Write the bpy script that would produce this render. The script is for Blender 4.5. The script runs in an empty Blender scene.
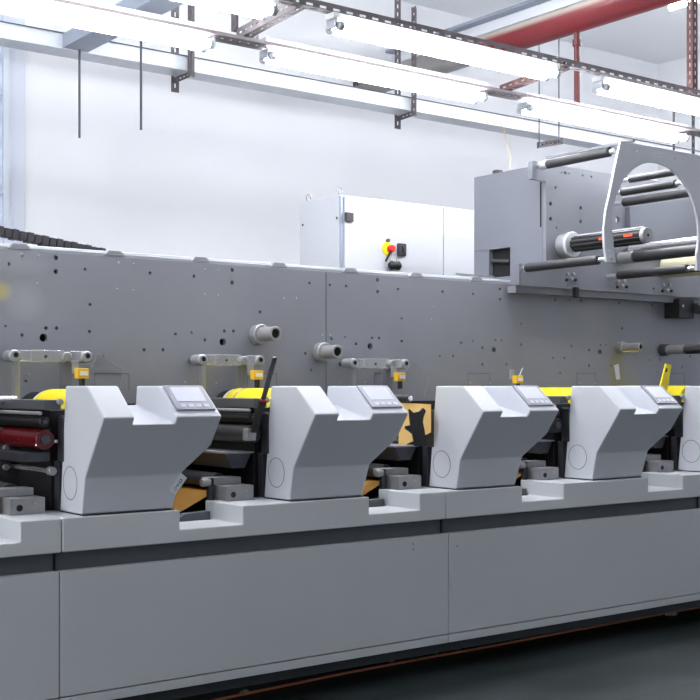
import bpy, bmesh, math, random
from mathutils import Vector, Matrix
random.seed(7)
COL = bpy.context.scene.collection

# ------------------------------------------------------------ survey of the place (metres)
# x runs along the press, y away from the camera, z up; the camera stands at x=0, y=0
VX, LX, CX, HY, HC = 1960., -570., 350., 386., 1.28
FPX = math.sqrt((VX-CX)*(CX-LX)); YAW = math.atan((CX-LX)/FPX)
SN, CS = math.sin(YAW), math.cos(YAW)
def PY(x, y, Y):
    t=(x-CX)/FPX; d=Y/(CS-t*SN); return Vector(((SN+t*CS)*d, Y, HC+(HY-y)/FPX*d))
def PX(x, y, X):
    t=(x-CX)/FPX; d=X/(SN+t*CS); return Vector((X, (CS-t*SN)*d, HC+(HY-y)/FPX*d))
def PZ(x, y, Z):
    t=(x-CX)/FPX; d=(Z-HC)*FPX/(HY-y); return Vector(((SN+t*CS)*d, (CS-t*SN)*d, Z))

# ------------------------------------------------------------ materials
def lin(c): return tuple(((v/255)/12.92 if v/255<=.04045 else ((v/255+.055)/1.055)**2.4) for v in c)+(1,)
def mat(name, rgb, rough=.5, metal=0., var=.0, scale=6., bump=0., bscale=120., emis=None, estr=0, streak=None, spec=.5, coat=0.):
    m=bpy.data.materials.new(name); m.use_nodes=True; nt=m.node_tree; b=nt.nodes['Principled BSDF']
    c=lin(rgb); b.inputs['Base Color'].default_value=c; b.inputs['Roughness'].default_value=rough
    b.inputs['Metallic'].default_value=metal; b.inputs['Specular IOR Level'].default_value=spec
    b.inputs['Coat Weight'].default_value=coat
    if emis: b.inputs['Emission Color'].default_value=lin(emis); b.inputs['Emission Strength'].default_value=estr
    if var or bump:
        tc=nt.nodes.new('ShaderNodeTexCoord')
    if var:
        mp=nt.nodes.new('ShaderNodeMapping'); nt.links.new(tc.outputs['Object'],mp.inputs[0])
        if streak: mp.inputs['Scale'].default_value=streak
        n=nt.nodes.new('ShaderNodeTexNoise'); n.inputs['Scale'].default_value=scale; n.inputs['Detail'].default_value=6
        nt.links.new(mp.outputs[0],n.inputs['Vector'])
        r=nt.nodes.new('ShaderNodeValToRGB'); r.color_ramp.elements[0].position=.3; r.color_ramp.elements[1].position=.7
        r.color_ramp.elements[0].color=tuple(max(0,v*(1-var)) for v in c[:3])+(1,)
        r.color_ramp.elements[1].color=tuple(min(1,v*(1+var)) for v in c[:3])+(1,)
        nt.links.new(n.outputs['Fac'],r.inputs[0]); nt.links.new(r.outputs[0],b.inputs['Base Color'])
        mr=nt.nodes.new('ShaderNodeMapRange'); mr.inputs['To Min'].default_value=max(.03,rough-.08); mr.inputs['To Max'].default_value=min(1,rough+.08)
        nt.links.new(n.outputs['Fac'],mr.inputs['Value']); nt.links.new(mr.outputs[0],b.inputs['Roughness'])
    if bump:
        n2=nt.nodes.new('ShaderNodeTexNoise'); n2.inputs['Scale'].default_value=bscale
        nt.links.new(tc.outputs['Object'],n2.inputs['Vector'])
        bp=nt.nodes.new('ShaderNodeBump'); bp.inputs['Strength'].default_value=bump; bp.inputs['Distance'].default_value=.002
        nt.links.new(n2.outputs['Fac'],bp.inputs['Height']); nt.links.new(bp.outputs[0],b.inputs['Normal'])
    return m
M={}
M['wall']=mat('wall_plaster',(229,231,235),.85,var=.03,scale=.7,bump=.1,bscale=40)
M['wallr']=mat('side_wall_plaster',(226,228,232),.85,var=.02,scale=.7)
M['wallf']=mat('front_wall_paint',(140,144,150),.8)
M['ceil']=mat('ceiling_paint',(236,238,241),.9,var=.03,scale=.5)
M['pil']=mat('column_paint',(205,211,222),.7,var=.03,scale=2)
M['glass']=mat('frosted_glass',(205,215,232),.35,var=.22,scale=9,bump=.6,bscale=14)
M['shell']=mat('grey_enamel',(202,205,213),.38,var=.02,scale=3,bump=.12,bscale=350)
M['base']=mat('base_enamel',(204,207,211),.42,var=.03,scale=2.2,bump=.12,bscale=350)
M['panel']=mat('panel_enamel',(192,195,200),.42,var=.04,scale=1.3,bump=.1,bscale=350)
M['recess']=mat('recess_grey',(92,97,103),.5,var=.05,scale=3)
M['kick']=mat('dark_plinth',(52,57,62),.55)
M['plate']=mat('machined_plate',(128,130,138),.42,metal=.25,var=.07,scale=1.7,bump=.05,bscale=300)
M['plate2']=mat('upper_plate_paint',(120,122,130),.4,metal=.15,var=.04,scale=2)
M['boxp']=mat('module_paint',(106,109,118),.45,var=.025,scale=2)
M['arch']=mat('arch_plate_paint',(196,198,206),.4,metal=.1,var=.03,scale=3)
M['rail']=mat('rail_aluminium',(176,178,182),.35,metal=.6,var=.06,scale=4)
M['galv']=mat('galvanised_steel',(206,210,216),.42,metal=.3,var=.1,scale=5)
M['galvd']=mat('galvanised_branch',(150,158,172),.45,metal=.5,var=.08,scale=4)
M['chrome']=mat('polished_steel',(226,227,230),.2,metal=.75)
M['steel']=mat('ground_steel',(158,158,160),.4,metal=.45,var=.12,scale=14)
M['steeld']=mat('dark_steel',(82,84,90),.42,metal=.7,var=.15,scale=10)
M['black']=mat('black_part',(16,16,19),.45,var=.2,scale=8)
M['rubber']=mat('black_rubber',(40,40,43),.5,var=.08,scale=10)
M['rubg']=mat('grey_roller',(66,68,73),.38,metal=.3,var=.08,scale=10)
M['bar']=mat('grey_bar',(92,94,99),.4,metal=.4,var=.1,scale=12)
M['hole']=mat('interior_shade',(14,14,16),.9)  # near-black standing in for the shade inside holes and openings
M['dark']=mat('bay_shade',(24,24,28),.6,var=.2,scale=5)  # near-black standing in for the shade deep in the bays
M['brown']=mat('slotted_iron',(128,121,124),.6,metal=.3,var=.2,scale=15)
M['iron']=mat('dark_slotted_iron',(88,82,86),.6,metal=.2,var=.2,scale=15)
M['rust']=mat('primered_iron',(92,60,58),.6,metal=.1,var=.15,scale=12)
M['red']=mat('red_pipe_paint',(104,28,33),.4,var=.12,scale=3,streak=(1,.3,1))
M['pipeg']=mat('unpainted_pipe',(132,130,128),.5,metal=.2,var=.12,scale=4)
M['redd']=mat('red_drop_pipe',(84,32,34),.45)
M['trunk']=mat('trunking_white',(214,218,224),.5)
M['batten']=mat('batten_white',(236,238,240),.5)
M['tube']=mat('lit_tube',(255,255,255),.4,emis=(250,251,255),estr=34)
M['cap']=mat('tube_cap',(170,175,182),.35,metal=.5)
M['yellow']=mat('yellow_plate',(226,208,30),.4,var=.06,scale=9)
M['yelp']=mat('yellow_plastic',(222,178,40),.5,var=.15,scale=30)
M['web']=mat('amber_paper',(142,102,38),.35,var=.12,scale=4,streak=(1,6,1))
M['webb']=mat('peach_paper',(236,196,128),.4,var=.1,scale=5)
M['cream']=mat('cream_roll',(214,208,178),.6,var=.04)
M['ink']=mat('red_ink',(84,4,8),.25,var=.2,scale=20)
M['cab']=mat('cabinet_white',(190,193,199),.35,var=.01)
M['cabside']=M['cab']
M['scr']=mat('screen_frame',(150,152,164),.3,metal=.2)
M['lcd']=mat('screen_glass',(205,208,222),.12,emis=(200,205,225),estr=.12)
M['btn']=mat('screen_keys',(190,192,206),.3)
M['lbl']=mat('label_white',(224,226,232),.5)
M['ledge']=mat('label_print',(70,74,92),.5)
M['orange']=mat('orange_mark',(240,78,30),.5,emis=None)
M['estopr']=mat('knob_red',(200,24,40),.35)
M['estopy']=mat('knob_yellow',(235,215,20),.4)
M['blue']=mat('blue_label',(40,60,120),.4)
M['olive']=mat('cable_orange',(214,140,104),.5)
M['debris']=mat('dusty_scrap',(188,184,160),.8,var=.2,scale=40)
M['wire']=mat('yellow_wire',(206,176,110),.5)
M['screw']=mat('bright_screw',(190,192,198),.3,metal=.8)
M['line']=mat('seam_dark',(60,62,68),.6)

# floor: dark green painted concrete, glossy, with faint sheet joints
def floor_mat():
    m=bpy.data.materials.new('floor_paint'); m.use_nodes=True; nt=m.node_tree; N=nt.nodes; L=nt.links; b=N['Principled BSDF']
    tc=N.new('ShaderNodeTexCoord'); n=N.new('ShaderNodeTexNoise'); n.inputs['Scale'].default_value=1.6; n.inputs['Detail'].default_value=8; n.inputs['Roughness'].default_value=.65
    L.new(tc.outputs['Object'],n.inputs['Vector'])
    r=N.new('ShaderNodeValToRGB'); r.color_ramp.elements[0].position=.32; r.color_ramp.elements[1].position=.72
    r.color_ramp.elements[0].color=lin((34,42,41)); r.color_ramp.elements[1].color=lin((62,71,73))
    L.new(n.outputs['Fac'],r.inputs[0])
    br=N.new('ShaderNodeTexBrick'); br.inputs['Scale'].default_value=1; br.inputs['Mortar Size'].default_value=.004
    br.inputs['Brick Width'].default_value=2.6; br.inputs['Row Height'].default_value=.62; br.inputs['Color1'].default_value=(1,1,1,1); br.inputs['Color2'].default_value=(1,1,1,1); br.inputs['Mortar'].default_value=(.25,.25,.25,1)
    mp=N.new('ShaderNodeMapping'); mp.inputs['Location'].default_value=(.4,-.18,0); L.new(tc.outputs['Object'],mp.inputs[0]); L.new(mp.outputs[0],br.inputs['Vector'])
    mx=N.new('ShaderNodeMixRGB'); mx.blend_type='MULTIPLY'; mx.inputs[0].default_value=1; L.new(r.outputs[0],mx.inputs[1]); L.new(br.outputs['Color'],mx.inputs[2])
    L.new(mx.outputs[0],b.inputs['Base Color'])
    mr=N.new('ShaderNodeMapRange'); mr.inputs['To Min'].default_value=.3; mr.inputs['To Max'].default_value=.6; L.new(n.outputs['Fac'],mr.inputs['Value']); L.new(mr.outputs[0],b.inputs['Roughness'])
    return m
M['floor']=floor_mat()

# ------------------------------------------------------------ mesh builder
def ortho(d):
    d=d.normalized(); a=Vector((0,0,1)) if abs(d.z)<.9 else Vector((1,0,0))
    u=d.cross(a).normalized(); v=u.cross(d).normalized(); return u,v
class MB:
    def __init__(s): s.bm=bmesh.new()
    def box(s,a,b,bev=0,seg=2):
        x0,y0,z0=[min(a[i],b[i]) for i in range(3)]; x1,y1,z1=[max(a[i],b[i]) for i in range(3)]
        vs=[s.bm.verts.new(p) for p in ((x0,y0,z0),(x1,y0,z0),(x1,y1,z0),(x0,y1,z0),(x0,y0,z1),(x1,y0,z1),(x1,y1,z1),(x0,y1,z1))]
        fs=[s.bm.faces.new([vs[i] for i in q]) for q in ((3,2,1,0),(4,5,6,7),(0,1,5,4),(1,2,6,5),(2,3,7,6),(3,0,4,7))]
        if bev:
            es={e for f in fs for e in f.edges}; bmesh.ops.bevel(s.bm,geom=list(es),offset=bev,segments=seg,affect='EDGES',profile=.5)
        return s
    def beam(s,p,q,w,h,bev=0):           # box from p to q, w sideways, h up
        p=Vector(p);q=Vector(q); d=(q-p).normalized(); a=Vector((0,0,1)) if abs(d.z)<.9 else Vector((0,1,0))
        u=d.cross(a).normalized()*w/2; v=u.cross(d).normalized()*h/2
        vs=[s.bm.verts.new(c) for c in (p-u-v,p+u-v,p+u+v,p-u+v,q-u-v,q+u-v,q+u+v,q-u+v)]
        fs=[s.bm.faces.new([vs[i] for i in k]) for k in ((3,2,1,0),(4,5,6,7),(0,1,5,4),(1,2,6,5),(2,3,7,6),(3,0,4,7))]
        if bev:
            es={e for f in fs for e in f.edges}; bmesh.ops.bevel(s.bm,geom=list(es),offset=bev,segments=2,affect='EDGES',profile=.5)
        return s
    def lathe(s,p,q,prof,n=32):          # prof: list of (t metres along p->q, radius)
        p=Vector(p);q=Vector(q); d=(q-p).normalized(); u,v=ortho(d); rings=[]
        for t,r in prof:
            c=p+d*t
            if r<1e-5: rings.append([s.bm.verts.new(c)]); continue
            rings.append([s.bm.verts.new(c+(u*math.cos(2*math.pi*i/n)+v*math.sin(2*math.pi*i/n))*r) for i in range(n)])
        for a,b in zip(rings,rings[1:]):
            for i in range(n):
                j=(i+1)%n
                if len(a)==1 and len(b)==1: continue
                if len(a)==1: f=s.bm.faces.new((a[0],b[j],b[i]))
                elif len(b)==1: f=s.bm.faces.new((a[i],a[j],b[0]))
                else: f=s.bm.faces.new((a[i],a[j],b[j],b[i]))
        return s
    def cyl(s,p,q,r,n=32,bev=.0015):
        L=(Vector(q)-Vector(p)).length; b=min(bev,r*.4,L*.3)
        return s.lathe(p,q,[(0,0),(0,r-b),(b,r),(L-b,r),(L,r-b),(L,0)],n)
    def tube(s,p,q,r,ri,n=32):           # open bore at q
        L=(Vector(q)-Vector(p)).length
        return s.lathe(p,q,[(0,0),(0,r),(L-.002,r),(L,r-.002),(L,ri),(L*.3,ri),(L*.3,0)],n)
    def prism(s,pts,ax,d0,d1,bev=0):     # 2D polygon extruded along axis ax (0,1,2)
        def mk(p,d):
            c=list(p); c.insert(ax,d); return s.bm.verts.new(c)
        a=[mk(p,d0) for p in pts]; b=[mk(p,d1) for p in pts]; n=len(pts)
        fs=[s.bm.faces.new(a),s.bm.faces.new(b[::-1])]
        for i in range(n): fs.append(s.bm.faces.new((a[i],b[i],b[(i+1)%n],a[(i+1)%n])))
        if bev:
            es={e for f in fs for e in f.edges}; bmesh.ops.bevel(s.bm,geom=list(es),offset=bev,segments=2,affect='EDGES',profile=.5)
        return s
    def path(s,pts,r,n=10):
        for a,b in zip(pts,pts[1:]): s.cyl(a,b,r,n,bev=0.0001)
        for p in pts[1:-1]:
            bmesh.ops.create_uvsphere(s.bm,u_segments=n,v_segments=6,radius=r,matrix=Matrix.Translation(p))
        return s
    def build(s,name,m,parent=None,smooth=True):
        bm=s.bm; bmesh.ops.recalc_face_normals(bm,faces=bm.faces)
        off=Vector((0,0,0)); p=parent
        while p: off+=Vector(p.location); p=p.parent
        bmesh.ops.translate(bm,verts=bm.verts,vec=-off)
        me=bpy.data.meshes.new(name); 
        for f in bm.faces: f.smooth=smooth
        if smooth:
            for e in bm.edges:
                if len(e.link_faces)==2 and e.calc_face_angle(0)>math.radians(32): e.smooth=False
                elif len(e.link_faces)!=2: e.smooth=False
        bm.to_mesh(me); bm.free(); me.materials.append(m)
        o=bpy.data.objects.new(name,me); COL.objects.link(o)
        if parent: o.parent=parent
        if smooth and len(me.polygons)<6000:
            wn=o.modifiers.new('normals','WEIGHTED_NORMAL'); wn.keep_sharp=True; wn.weight=80
        return o
def tag(o,label=None,cat=None,group=None,kind=None):
    if label: o['label']=label
    if cat: o['category']=cat
    if group: o['group']=group
    if kind: o['kind']=kind
    return o
def thing(name,loc,label,cat,group=None):
    o=bpy.data.objects.new(name,None); o.empty_display_size=.1; COL.objects.link(o); o.location=loc
    return tag(o,label,cat,group)
def copy_tree(o,loc=None,label=None,parent=None):
    c=o.copy(); COL.objects.link(c); c.parent=parent
    if loc is not None: c.location=loc
    if label: c['label']=label
    for ch in [k for k in COL.objects if k.parent==o]: copy_tree(ch,parent=c)
    return c
def rehome(o,loc):                        # one-mesh thing: put its origin at its own base
    loc=Vector(loc); o.data.transform(Matrix.Translation(-loc)); o.location=loc; return o

def slotted(mb,p,q,w=.04,t=.003,slot=.025,pitch=.05,side=(0,0,1),other=None):
    """slotted angle from p to q: one leg of width w along `side` with slots, a second leg along `other`"""
    p=Vector(p);q=Vector(q); d=(q-p); L=d.length; d.normalize(); sd=Vector(side).normalized(); nn=d.cross(sd).normalized()
    def slab(a,b,s0,s1,n0,n1,S,NN):
        vs=[]
        for (l,sv,nv) in ((a,s0,n0),(b,s0,n0),(b,s1,n0),(a,s1,n0),(a,s0,n1),(b,s0,n1),(b,s1,n1),(a,s1,n1)):
            vs.append(mb.bm.verts.new(p+d*l+S*sv+NN*nv))
        for k in ((3,2,1,0),(4,5,6,7),(0,1,5,4),(1,2,6,5),(2,3,7,6),(3,0,4,7)): mb.bm.faces.new([vs[i] for i in k])
    for S,NN in ([(sd,nn)]+([(Vector(other).normalized(),d.cross(Vector(other)).normalized())] if other else [])):
        slab(0,L,0,w*.39,0,t,S,NN); slab(0,L,w*.61,w,0,t,S,NN)
        x=0
        while x<L:
            e=min(L,x+pitch*.5); slab(x,e,w*.39,w*.61,0,t,S,NN); x+=pitch
    return mb

# ------------------------------------------------------------ the room
XL,XR,YB,YF,ZC=-5.0,10.48,8.4,-3.2,4.72
def struct(name,mb,m): return tag(mb.build(name,m,smooth=False),kind='structure')
struct('floor',MB().box((XL,YF,-.1),(XR,YB,0)),M['floor'])
struct('wall_back',MB().box((XL,YB,0),(XR,YB+.15,ZC)),M['wall'])
struct('wall_right',MB().box((XR,YF,0),(XR+.15,YB+.15,ZC)),M['wallr'])
struct('wall_front',MB().box((XL,YF-.15,0),(XR+.15,YF,ZC)),M['wallf'])
struct('ceiling',MB().box((XL,YF-.15,ZC),(XR+.15,YB+.15,ZC+.15)),M['ceil'])
struct('trim_1',MB().box((3.275,YB-.02,0),(3.41,YB,ZC),.004),M['pil'])
w=struct('window_1',MB().box((1.2,YB-.03,.9),(3.27,YB,4.1)),M['glass'])
wf=MB()
for z in (.9,1.9,2.65,3.35,4.1): wf.box((1.2,YB-.05,z-.006),(3.28,YB-.025,z+.006))
for x in (1.2,2.2,3.255): wf.box((x-.02,YB-.06,.9),(x+.02,YB-.02,4.1))
wf.build('window_frame',M['pil'],w,smooth=False)

# ------------------------------------------------------------ press base
S=.9; X0=1.899
base=thing('machine_cabinet',(3.586,4.3,0),'long low grey enamelled base cabinet under the whole row of print units','machine base')
def cells(mb,xs,ys,zs,solid,bev=.007):
    bm=mb.bm; V={}
    def vt(i,j,k):
        if (i,j,k) not in V: V[(i,j,k)]=bm.verts.new((xs[i],ys[j],zs[k]))
        return V[(i,j,k)]
    def full(i,j,k): return 0<=i<len(xs)-1 and 0<=j<len(ys)-1 and 0<=k<len(zs)-1 and solid(i,j,k)
    for i in range(len(xs)-1):
        for j in range(len(ys)-1):
            for k in range(len(zs)-1):
                if not full(i,j,k): continue
                Q={(-1,0,0):((i,j,k),(i,j,k+1),(i,j+1,k+1),(i,j+1,k)),(1,0,0):((i+1,j,k),(i+1,j+1,k),(i+1,j+1,k+1),(i+1,j,k+1)),
                   (0,-1,0):((i,j,k),(i+1,j,k),(i+1,j,k+1),(i,j,k+1)),(0,1,0):((i,j+1,k),(i,j+1,k+1),(i+1,j+1,k+1),(i+1,j+1,k)),
                   (0,0,-1):((i,j,k),(i,j+1,k),(i+1,j+1,k),(i+1,j,k)),(0,0,1):((i,j,k+1),(i+1,j,k+1),(i+1,j+1,k+1),(i,j+1,k+1))}
                for (a,b,c),q in Q.items():
                    if not full(i+a,j+b,k+c): bm.faces.new([vt(*v) for v in q])
    bmesh.ops.recalc_face_normals(bm,faces=bm.faces)
    es=[e for e in bm.edges if len(e.link_faces)==2 and e.calc_face_angle(0)>.5]
    bmesh.ops.bevel(bm,geom=es,offset=bev,segments=3,affect='EDGES',profile=.6)
    return mb
for k in range(-1,4):                     # two units per cover
    a=1.771+1.8*k; b=a+1.8
    ns=[X0+S*n for n in range(-3,8)]
    xs=[a+.0015]; cut=[]
    for n in ns:
        l,r=n+.342,n+.619
        if a<l<b: xs+= [l,r]; cut.append((l,r))
    xs.append(b-.0015)
    ys=[4.02,4.19,4.25,4.31]; zs=[.694,.743,.815]
    def solid(i,j,kk,xs=xs,cut=cut):
        xm=(xs[i]+xs[i+1])/2; inn=any(l<xm<r for l,r in cut)
        if j==1 and inn and kk==1: return False
        if not inn: return True
        if j==0: return kk==0
        if j==1: return kk==0
        return False
    cells(MB(),xs,ys,zs,solid).build('top_cover',M['base'],base)
    c=1.763+1.8*k if k!=1 else 3.586
    c=1.763+1.823*k; 
    MB().box((c+.002,4.022,.186),(c+1.821,4.06,.628),.003).build('access_panel',M['panel'],base)
    MB().box((c+.002,4.022,.147),(c+1.821,4.05,.182),.003).build('lower_trim',M['panel'],base)
MB().box((-.3,4.075,.60),(9,4.6,.70)).build('recess_strip',M['recess'],base,smooth=False)
mb=MB()
for k in range(-1,4): mb.box((1.763+1.823*k-.004,4.068,.625),(1.763+1.823*k+.004,4.076,.70))
mb.build('recess_seam',M['black'],base,smooth=False)
MB().box((-.3,4.062,.10),(9,4.9,.60)).build('plinth',M['kick'],base,smooth=False)
MB().box((-.3,4.28,.60),(9,5.0,.66)).build('deck',M['dark'],base,smooth=False)
for k in range(-1,8):
    MB().cyl((1.2+.9*k,4.5,0),(1.2+.9*k,4.5,.1),.03,16).build('foot',M['steeld'],base)
for x,y,r in ((128,546,.0016),(131,549,.0016)): pass
mb=MB()
for x,y in ((413,544),(413.5,549),(457,546)):
    p=PY(x,y,4.022); mb.cyl(p,p-Vector((0,.0015,0)),.0035,10)
mb.build('rivet',M['line'],base)
p=PY(453,580,4.021)
MB().box((p.x-.002,4.0195,p.z-.07),(p.x+.001,4.022,p.z+.12)).build('scratch',M['shell'],base,smooth=False)

# ------------------------------------------------------------ main side frame with drilled holes
holes=[(8.9,264,1.8),(55.9,257.8,2.6),(55.9,271.5,2.6),(85,269,1.8),(150,273,1.8),(194,276,1.8),(232,270,2.2),(232,282.5,2.2),(90,304.4,1.8),(5.5,326,1.2),(46,328,2),(56.6,328,2),(43.5,337.7,4.6),(22,335,1.8),(89.5,331.5,1.8),(175.5,334,1.6),(191.6,332.5,1.2),(205,340,1.8),(224.5,331,1.8),(233.5,331,1.8),(222.8,342,4.2),(144,349.7,1.8),(163,349.7,1.8),(103,356,1),
(309.5,283,1.5),(330,285,1.5),(346,286,1.5),(377.7,280,2),(377.7,291.8,2),(398,289,1.5),(442.5,291.8,1.5),(260,312,1.7),(401.7,318.5,1.5),(401.7,341,1.5),(372,338,1.5),(379,338,1.5),(370,346.3,3.5),(355.8,344,1.6),(331.5,338.7,1.5),(345,337,1),(305.4,353.5,1.5),(461,342.8,1.4),(439.8,355.9,1.3),(453,355.9,1.3),
(473,293.8,1.4),(500,289,1.6),(500,299.3,1.6),(520.7,323.6,1.3),(521,344.5,1.3),(472.7,341,1),(482.3,347.6,1.4),(495.3,340,1.3),(501.5,340,1.3),(494,349.7,3),(482.3,364.4,1.4),(506.6,364.4,1.2),(553,358,1.3),(564.5,358,1.3),(560,372.7,1.1),(555,299.6,1.3),(570,300,1.3),(581,300.7,1.4),(619,303.4,1.3),(652,305,1.3),(622,328.4,1.3),(571.4,346,1.2),(589,350,1.3),(600.5,345,1),(606,345,1),(600,351.8,2.7),(589,365.8,1.4),(611,365.8,1.2),(650,360,1.2),(660,360,1.2),(657,372,1),(682,367,1.3),(690,356,1.5),(26,381,1.4),(311,370,1.2)]
def plate_with_holes(name,outline,circles,y0,th,m,parent,n=28):
    """outline and circles in (x,z); front face at y0, thickness th going back"""
    cu=bpy.data.curves.new(name,'CURVE'); cu.dimensions='2D'; cu.fill_mode='BOTH'; cu.extrude=th/2; cu.resolution_u=1
    def spl(pts):
        sp=cu.splines.new('POLY'); sp.points.add(len(pts)-1)
        for i,(x,z) in enumerate(pts): sp.points[i].co=(x,z,0,1)
        sp.use_cyclic_u=True
    spl(outline)
    for c in circles:
        x,z,r=c; k=n if r>.02 else 14
        spl([(x+r*math.cos(2*math.pi*i/k),z+r*math.sin(2*math.pi*i/k)) for i in range(k)])
    o=bpy.data.objects.new(name,cu); COL.objects.link(o)
    bpy.context.view_layer.update()
    me=bpy.data.meshes.new_from_object(o.evaluated_get(bpy.context.evaluated_depsgraph_get()))
    COL.objects.unlink(o); bpy.data.objects.remove(o)
    me.transform(Matrix(((1,0,0,0),(0,0,1,y0+th/2),(0,1,0,0),(0,0,0,1))))
    bm=bmesh.new(); bm.from_mesh(me); bpy.data.meshes.remove(me)
    bmesh.ops.remove_doubles(bm,verts=bm.verts,dist=1e-5)
    mb=MB(); mb.bm.free(); mb.bm=bm
    return mb.build(name,m,parent)
frame=thing('drilled_backplate',(4.0,5.05,.10),'long dark grey drilled steel frame plate running behind the print units','machine frame')
def pxr(x,r): return r*(5.05*2017.6/(1960-x))/FPX
cs=[]
for x,y,r in holes:
    p=PY(x,y,5.05); cs.append((p.x,p.z,pxr(x,r)*.92))
def plate_mat():
    m=mat('frame_plate_steel',(140,142,150),.45,metal=.2,var=.07,scale=1.7,bump=.05,bscale=300)
    # an oily yellow run below one spindle and a pale scuff at the far left
    nt=m.node_tree; N=nt.nodes; L=nt.links; b=N['Principled BSDF']; src=b.inputs['Base Color'].links[0].from_socket
    tc=N.new('ShaderNodeTexCoord'); sp=N.new('ShaderNodeSeparateXYZ'); L.new(tc.outputs['Object'],sp.inputs[0])
    def blob(cx,cz,sx,sz,amt):
        def term(out,c,s):
            a=N.new('ShaderNodeMath'); a.operation='SUBTRACT'; L.new(out,a.inputs[0]); a.inputs[1].default_value=c
            d=N.new('ShaderNodeMath'); d.operation='DIVIDE'; L.new(a.outputs[0],d.inputs[0]); d.inputs[1].default_value=s
            q=N.new('ShaderNodeMath'); q.operation='POWER'; L.new(d.outputs[0],q.inputs[0]); q.inputs[1].default_value=2; return q
        s=N.new('ShaderNodeMath'); s.operation='ADD'; L.new(term(sp.outputs['X'],cx,sx).outputs[0],s.inputs[0]); L.new(term(sp.outputs['Z'],cz,sz).outputs[0],s.inputs[1])
        mr=N.new('ShaderNodeMapRange'); mr.inputs['From Min'].default_value=1; mr.inputs['From Max'].default_value=0; mr.inputs['To Min'].default_value=0; mr.inputs['To Max'].default_value=amt
        L.new(s.outputs[0],mr.inputs['Value']); return mr
    for (x,y,sx,sz,amt,rgb) in ((616,372,.08,.2,.75,(150,142,88)),(628,392,.12,.2,.4,(160,152,100)),(0,291,.06,.05,.8,(190,178,110)),(24,301,.11,.10,.25,(190,192,200)),(20,262,.16,.06,.2,(185,187,195)),(595,325,.16,.2,.15,(170,172,180))):
        p=PY(x,y,5.05); k=blob(p.x-4.0,p.z-.10,sx,sz,amt)
        mx=N.new('ShaderNodeMixRGB'); L.new(k.outputs[0],mx.inputs[0]); L.new(src,mx.inputs[1]); mx.inputs[2].default_value=lin(rgb); src=mx.outputs[0]
    L.new(src,b.inputs['Base Color']); return m
plate_with_holes('side_plate',[(-.6,1.20),(9,1.20),(9,1.865),(-.6,1.865)],cs,5.05,.025,plate_mat(),frame)
MB().box((-.6,5.085,.10),(9,5.5,1.80)).build('hole_shade_backing',M['hole'],frame,smooth=False)  # black body added so the drilled holes look dark inside
MB().box((-.6,5.02,.66),(9,5.075,1.20)).build('bay_shade_sheet',M['dark'],frame,smooth=False)  # black sheet added for the shade at the back of the bays
MB().box((-.6,5.078,1.80),(9,5.14,1.884),.004).build('top_rail',M['rail'],frame)
MB().box((-.6,5.14,1.84),(9,5.26,1.902),.004).build('rail_lip',M['galv'],frame)
for i in range(-1,12):
    x=2.041+.449*i
    if x>5.0: break
    MB().prism([(x-.05,1.875),(x-.03,1.896),(x+.03,1.896),(x+.05,1.875)],1,5.068,5.10).build('rail_clamp',M['rail'],frame)
p=PY(326,300,5.05)
MB().box((p.x-.0012,5.0485,1.2),(p.x+.0012,5.052,1.86)).build('joint',M['line'],frame,smooth=False)
for x in (-20,112,262,387,479,586,676):   # little hatch outlines stamped low on the plate
    p=PY(x,373,5.05); mb=MB(); a=.085
    for s in (-1,1): mb.box((p.x+s*a-.001,5.049,1.26),(p.x+s*a+.001,5.051,p.z))
    mb.box((p.x-a,5.0482,p.z-.003),(p.x+a,5.051,p.z)); mb.build('hatch_outline',M['recess'],frame,smooth=False)
for x,y,r in ((22,255,2),(38.5,256.5,2),(118.5,262.5,1.3),(133.5,263.8,1.3),(117,288.5,1.2),(133,290,1.2),(205,269,1),(218,270,1),(204.7,294,1),(218,295,1),(283.5,298,1.4),(296,298,1.4),(322,335,1.1),(330,335,1.1),(29,374.5,1.3),(92,366,1.2),(185,382,1.2),(216,382.5,1.2),(262.5,372,1),(340,382.5,1),(365,382,1),(470,383,.9),(490,383,.9),(580,383,.9),(595,383,.9),(433,307,.9),(431,319,1),(37,283,1)):
    p=PY(x,y,5.05); MB().cyl(p,p-Vector((0,.004,0)),pxr(x,r)*.8,12).build('screw',M['screw'],frame)
p=PY(617,371,5.05); MB().prism([(p.x-.03,p.z+.035),(p.x+.012,p.z+.045),(p.x+.025,p.z-.05),(p.x-.008,p.z-.055)],1,5.046,5.05).build('paper_tag',M['lbl'],frame)

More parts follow.
